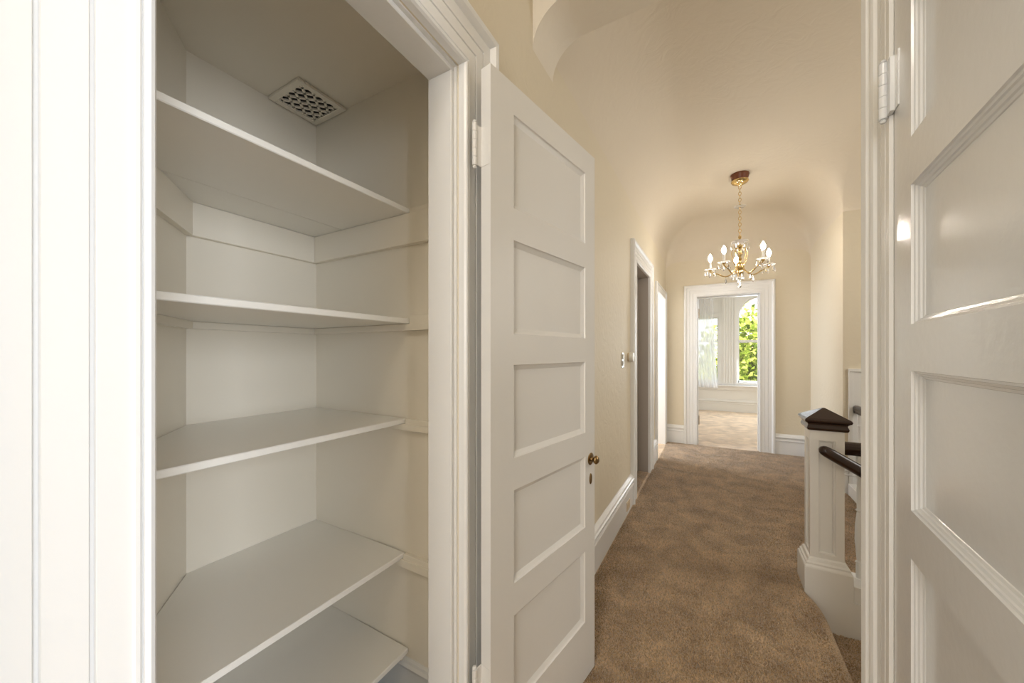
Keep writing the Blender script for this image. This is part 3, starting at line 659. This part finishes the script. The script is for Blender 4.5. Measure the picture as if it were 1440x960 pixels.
baseboard('baseboard_window_room', (-1.2,YW,0), (3.4,YW,0), (0,-1,0), 'white baseboard below the far windows')
def arch_ring(x0, x1, z0, zs_, r0, wdt, y0, y1, arch=True, ztop=None):
    """frame band: sides + arch (or flat head) of width wdt inside the outline"""
    mb = MB(); c = (x0+x1)/2
    def loop(ins):
        r_ = (x1-x0)/2-ins; L = [(x0+ins, z0+ins*1)]
        if arch: L += [(c-r_*math.cos(PI*k/24), zs_+r_*math.sin(PI*k/24)) for k in range(25)]
        else: L += [(x0+ins, ztop-ins), (x1-ins, ztop-ins)]
        return L+[(x1-ins, z0+ins)]
    O, I = loop(0), loop(wdt); n = len(O)
    for y in (y0, y1): mb.v += [(p[0],y,p[1]) for p in O]+[(p[0],y,p[1]) for p in I]
    for i in range(n):
        j = (i+1)%n
        mb.f += [(i,j,n+j,n+i), (2*n+i,3*n+i,3*n+j,2*n+j), (n+i,n+j,3*n+j,3*n+i), (i,2*n+i,2*n+j,j)]
    return mb
def pane(x0, x1, z0, z1, y, parent, arch=None):
    if arch: pts = [(x0,y,z0)]+[(xc_-(rr-.05)*math.cos(PI*k/24), y, zsr+(rr-.05)*math.sin(PI*k/24)) for k in range(25)]+[(x1,y,z0)]
    else: pts = [(x0,y,z0),(x1,y,z0),(x1,y,z1),(x0,y,z1)]
    return obj('pane', MB().prism(pts, (0,.004,0)), M['pane'], parent)
w1 = empty('window_1', (xc_,YW,WR[2]), 0, 'arched sash window looking onto sunlit foliage', 'window', 'structure')
f1 = obj('frame', arch_ring(WR[0],WR[1],WR[2],zsr,rr,.030,YW+.005,YW+.14), M['trim'], w1)
s1 = obj('sash', MB().box((WR[0]+.03,YW+.05,1.515),(WR[1]-.03,YW+.085,1.545)).box((WR[0]+.03,YW+.05,WR[2]+.03),(WR[1]-.03,YW+.085,WR[2]+.075)).box((WR[0]+.03,YW+.05,WR[2]+.03),(WR[0]+.052,YW+.085,1.53)).box((WR[1]-.052,YW+.05,WR[2]+.03),(WR[1]-.03,YW+.085,1.53)), M['trim'], w1)
pane(WR[0]+.05,WR[1]-.05,WR[2]+.07,1.515,YW+.067,s1)
s2 = obj('sash', arch_ring(WR[0]+.03,WR[1]-.03,1.49,zsr,rr,.024,YW+.09,YW+.12), M['trim'], w1)
pane(WR[0]+.05,WR[1]-.05,1.515,2.45,YW+.104,s2,arch=True)
obj('lift', MB().box((.52,YW+.035,.64),(.60,YW+.05,.655),.002), M['chrome'], w1)
obj('casing', arch_ring(WR[0]-.045,WR[1]+.045,WR[2]-.01,2.5,.5,.045,YW-.030,YW+.0,arch=False,ztop=2.66), M['trim'], w1)
w2 = empty('window_2', (-.17,YW,WLn[2]), 0, 'narrow sash window half behind the sheer curtain', 'window', 'structure')
obj('frame', arch_ring(WLn[0],WLn[1],WLn[2],0,0,.028,YW+.005,YW+.14,arch=False,ztop=WLn[3]), M['trim'], w2)
s3 = obj('sash', MB().box((WLn[0]+.03,YW+.06,1.515),(WLn[1]-.03,YW+.095,1.545)).box((WLn[0]+.03,YW+.06,WLn[2]+.03),(WLn[1]-.03,YW+.095,WLn[2]+.07)), M['trim'], w2)
pane(WLn[0]+.03,WLn[1]-.03,WLn[2]+.03,WLn[3]-.03,YW+.077,s3)
obj('casing', arch_ring(WLn[0]-.05,WLn[1]+.05,WLn[2]-.01,0,0,.045,YW-.028,YW,arch=False,ztop=WLn[3]+.05), M['trim'], w2)
# fluted pilaster between the windows, panel over the narrow one, sill
pil = empty('trim_13', (.24,YW-.02,.6), 0, 'white fluted pilaster and framed panel between the two far windows', 'trim', 'structure')
obj('pilaster', MB().box((.125,YW-.022,.58),(.35,YW,2.66)), M['trim'], pil)
for x in (.155,.205,.255,.305): obj('flute', MB().box((x,YW-.034,.62),(x+.022,YW-.020,2.62),.004), M['trim'], pil)
obj('panel', arch_ring(-.42,.10,2.16,0,0,.02,YW-.022,YW,arch=False,ztop=2.56), M['trim'], pil)
obj('cornice', MB().box((-1.2,YW-.06,2.68),(3.4,YW,2.74),.01).box((-1.2,YW-.10,2.74),(3.4,YW,2.80),.01), M['trim'], pil)
struct('trim_14', MB().box((-1.2,YW-.075,.545),(3.4,YW,.575),.006).box((-1.2,YW-.03,.47),(3.4,YW,.545),.004), M['trim'], 'long white window sill in the far room', 'sill')
# sheer curtain
mb = MB(); nxs, nz = 90, 24
for j in range(nz+1):
    z = .52+(2.60-.52)*j/nz; q = 1-j/nz
    xr = -.03+.08*q**2
    for i in range(nxs+1):
        u = i/nxs; x = -.55+(xr+.55)*u
        mb.v.append((x+.004*math.sin(23*u+3*q), 8.985+.022*math.sin(52*u+1.5*math.sin(3*q))*(0.5+.5*q)+.01*math.sin(17*u), z))
for j in range(nz):
    for i in range(nxs): a = j*(nxs+1)+i; mb.f.append((a, a+1, a+nxs+2, a+nxs+1))
cu = empty('sheer_curtain', (-.3,8.985,.52), 0, 'sheer white curtain hanging over the narrow far window', 'curtain')
obj('fabric', mb, M['sheer'], cu, smooth=True, auto=80)
obj('curtain_rod', MB().tube([(-1.0,8.985,2.605),(1.4,8.985,2.605)], .009, 10), M['trim'], cu, smooth=True)
obj('rod_bracket', MB().box((.20,8.98,2.59),(.215,YW-.02,2.615)), M['trim'], cu)
obj('rod_bracket', MB().box((-.62,8.98,2.59),(-.605,YW,2.615)), M['trim'], cu)

# ------------------------------------------------------------------ outside
struct('ground', box((-30,9.3,-4.2),(30,60,-4.0)), M['ground'], 'garden ground far below the windows', 'ground')
def tree(c, rad, n, label, seed):
    g = np.random.default_rng(seed)
    r = empty('garden_tree', (c[0],c[1],-4), 0, label, 'tree')
    obj('trunk', MB().tube([(c[0],c[1],-4),(c[0]+.1,c[1]+.1,-2),(c[0]-.05,c[1],c[2]-.5),(c[0],c[1],c[2]+rad[2]*.5)], [.20,.16,.12,.04], 10), M['bark'], r, smooth=True)
    d = g.normal(size=(n,3)); d /= np.linalg.norm(d,axis=1)[:,None]; rad_ = g.random(n)**.45
    lump = 1+.18*np.sin(d[:,0]*7+seed)*np.sin(d[:,2]*8)+.12*np.sin(d[:,1]*11+d[:,2]*9)
    P = np.array(c)+d*(rad_*lump)[:,None]*np.array(rad)
    a = g.normal(size=(n,3))+d*.6+np.array([0,0,-.5]); a /= np.linalg.norm(a,axis=1)[:,None]
    b = np.cross(a, g.normal(size=(n,3))); b /= np.linalg.norm(b,axis=1)[:,None]; nn = np.cross(a,b)
    ln = (.13+.09*g.random(n))[:,None]; wd = ln*.30
    V = np.stack([P, P+a*ln*.45+b*wd+nn*wd*.3, P+a*ln-nn*ln*.15, P+a*ln*.45-b*wd+nn*wd*.3], 1).reshape(-1,3)-np.array([c[0],c[1],-4])
    me = bpy.data.meshes.new('foliage'); F = np.arange(4*n).reshape(n,4)
    tri = np.concatenate([F[:,[0,1,2]],F[:,[0,2,3]]])
    me.from_pydata(V.tolist(), [], tri.tolist()); me.materials.append(M['leaf'])
    o = bpy.data.objects.new('foliage', me); C.objects.link(o); o.parent = r; o['kind'] = 'stuff'
tree((1.1,13.2,.5), (1.6,1.3,1.95), 9000, 'sunlit yellow green tree filling the arched window', 3)
tree((-1.9,14.6,.4), (1.45,1.2,2.3), 6000, 'green tree seen past the curtain in the narrow window', 9)
hs = empty('neighbour_house', (3.0,24,-4), 0, 'pink stucco house rising behind the trees', 'house')
obj('wall', box((1.45,24,-4),(8,27,7.5)), M['house'], hs)
for x in (1.9,3.3,4.7,6.1):
    for z in (.5,3.4): 
        f = obj('window', MB().box((x,23.93,z),(x+.75,24,z+1.5)), M['trim'], hs); obj('pane', box((x+.08,23.91,z+.08),(x+.67,23.94,z+1.42)), M['chrome'], f)
obj('cornice', box((1.3,23.8,7.3),(8.2,27,7.6)), M['trim'], hs)

# ------------------------------------------------------------------ carpet pile
def pile(n, xr, yr, h, w_, zz=0.0, test=None):
    x = rng.uniform(*xr, n); y = rng.uniform(*yr, n)
    keep = np.ones(n, bool)
    if test: keep = test(x, y)
    x, y = x[keep], y[keep]; n = len(x); th = rng.uniform(0, 2*PI, n); hh = h*(.6+.6*rng.random(n)); lean = rng.normal(size=(n,2))*h*.45
    V = np.zeros((n,4,3))
    for k in range(3):
        a = th+2*PI*k/3; V[:,k,0] = x+w_*np.cos(a); V[:,k,1] = y+w_*np.sin(a); V[:,k,2] = zz-.001
    V[:,3,0] = x+lean[:,0]; V[:,3,1] = y+lean[:,1]; V[:,3,2] = zz+hh
    b = np.arange(n)*4; F = np.concatenate([np.stack([b+i, b+(i+1)%3, b+3],1) for i in range(3)])
    return V.reshape(-1,3), F
PX = np.array([p[0]-.0225 for p in path]); PY = np.array([p[1] for p in path])
def hallmask(x, y): return (x < np.where(y < 2.46, np.interp(y, PY, PX)+.004, 1.035)) & ~((x > .41) & (y > 2.44) & (y < 2.64) & (x < .62)) & ~((y > 2.45) & (y < 2.61) & (x > .60))
A = [pile(330000, (-.59,1.03), (1.15,5.58), .011, .0050, test=hallmask), pile(14000, (.47,.72), (1.48,2.44), .009, .0045, zz=-.18), pile(9000, (XL-.1,XL), (D2A,D2B), .008, .0045)]
# pile on the rounded nosing
nn_ = 9000; yy = rng.uniform(1.48, 2.44, nn_); an = rng.uniform(-.5, PI/2, nn_); xx = np.interp(yy, PY, PX)
Vn = np.zeros((nn_,4,3)); th = rng.uniform(0, 2*PI, nn_)
for k in range(4):
    rr_ = .0225 if k < 3 else .0325; a_ = an+(0 if k == 3 else 1)*.20*np.cos(th+2.1*k); y_ = yy+(0 if k == 3 else 1)*.0048*np.sin(th+2.1*k)
    Vn[:,k,0] = xx+rr_*np.cos(a_); Vn[:,k,1] = y_; Vn[:,k,2] = -.0225+rr_*np.sin(a_)
b = np.arange(nn_)*4; A.append((Vn.reshape(-1,3), np.concatenate([np.stack([b+i_, b+(i_+1)%3, b+3],1) for i_ in range(3)])))
V = np.concatenate([a[0] for a in A]); F = []; o = 0
for v_, f_ in A: F.append(f_+o); o += len(v_)
F = np.concatenate(F)
me = bpy.data.meshes.new('carpet_pile'); me.vertices.add(len(V)); me.vertices.foreach_set('co', (V-np.array(floor.location)).ravel())
me.loops.add(F.size); me.loops.foreach_set('vertex_index', F.ravel().astype(np.int32)); me.polygons.add(len(F)); me.polygons.foreach_set('loop_start', np.arange(0, F.size, 3, dtype=np.int32))
me.update(); me.materials.append(M['pile'])
po = bpy.data.objects.new('carpet_pile', me); C.objects.link(po); po.parent = floor; po['kind'] = 'stuff'
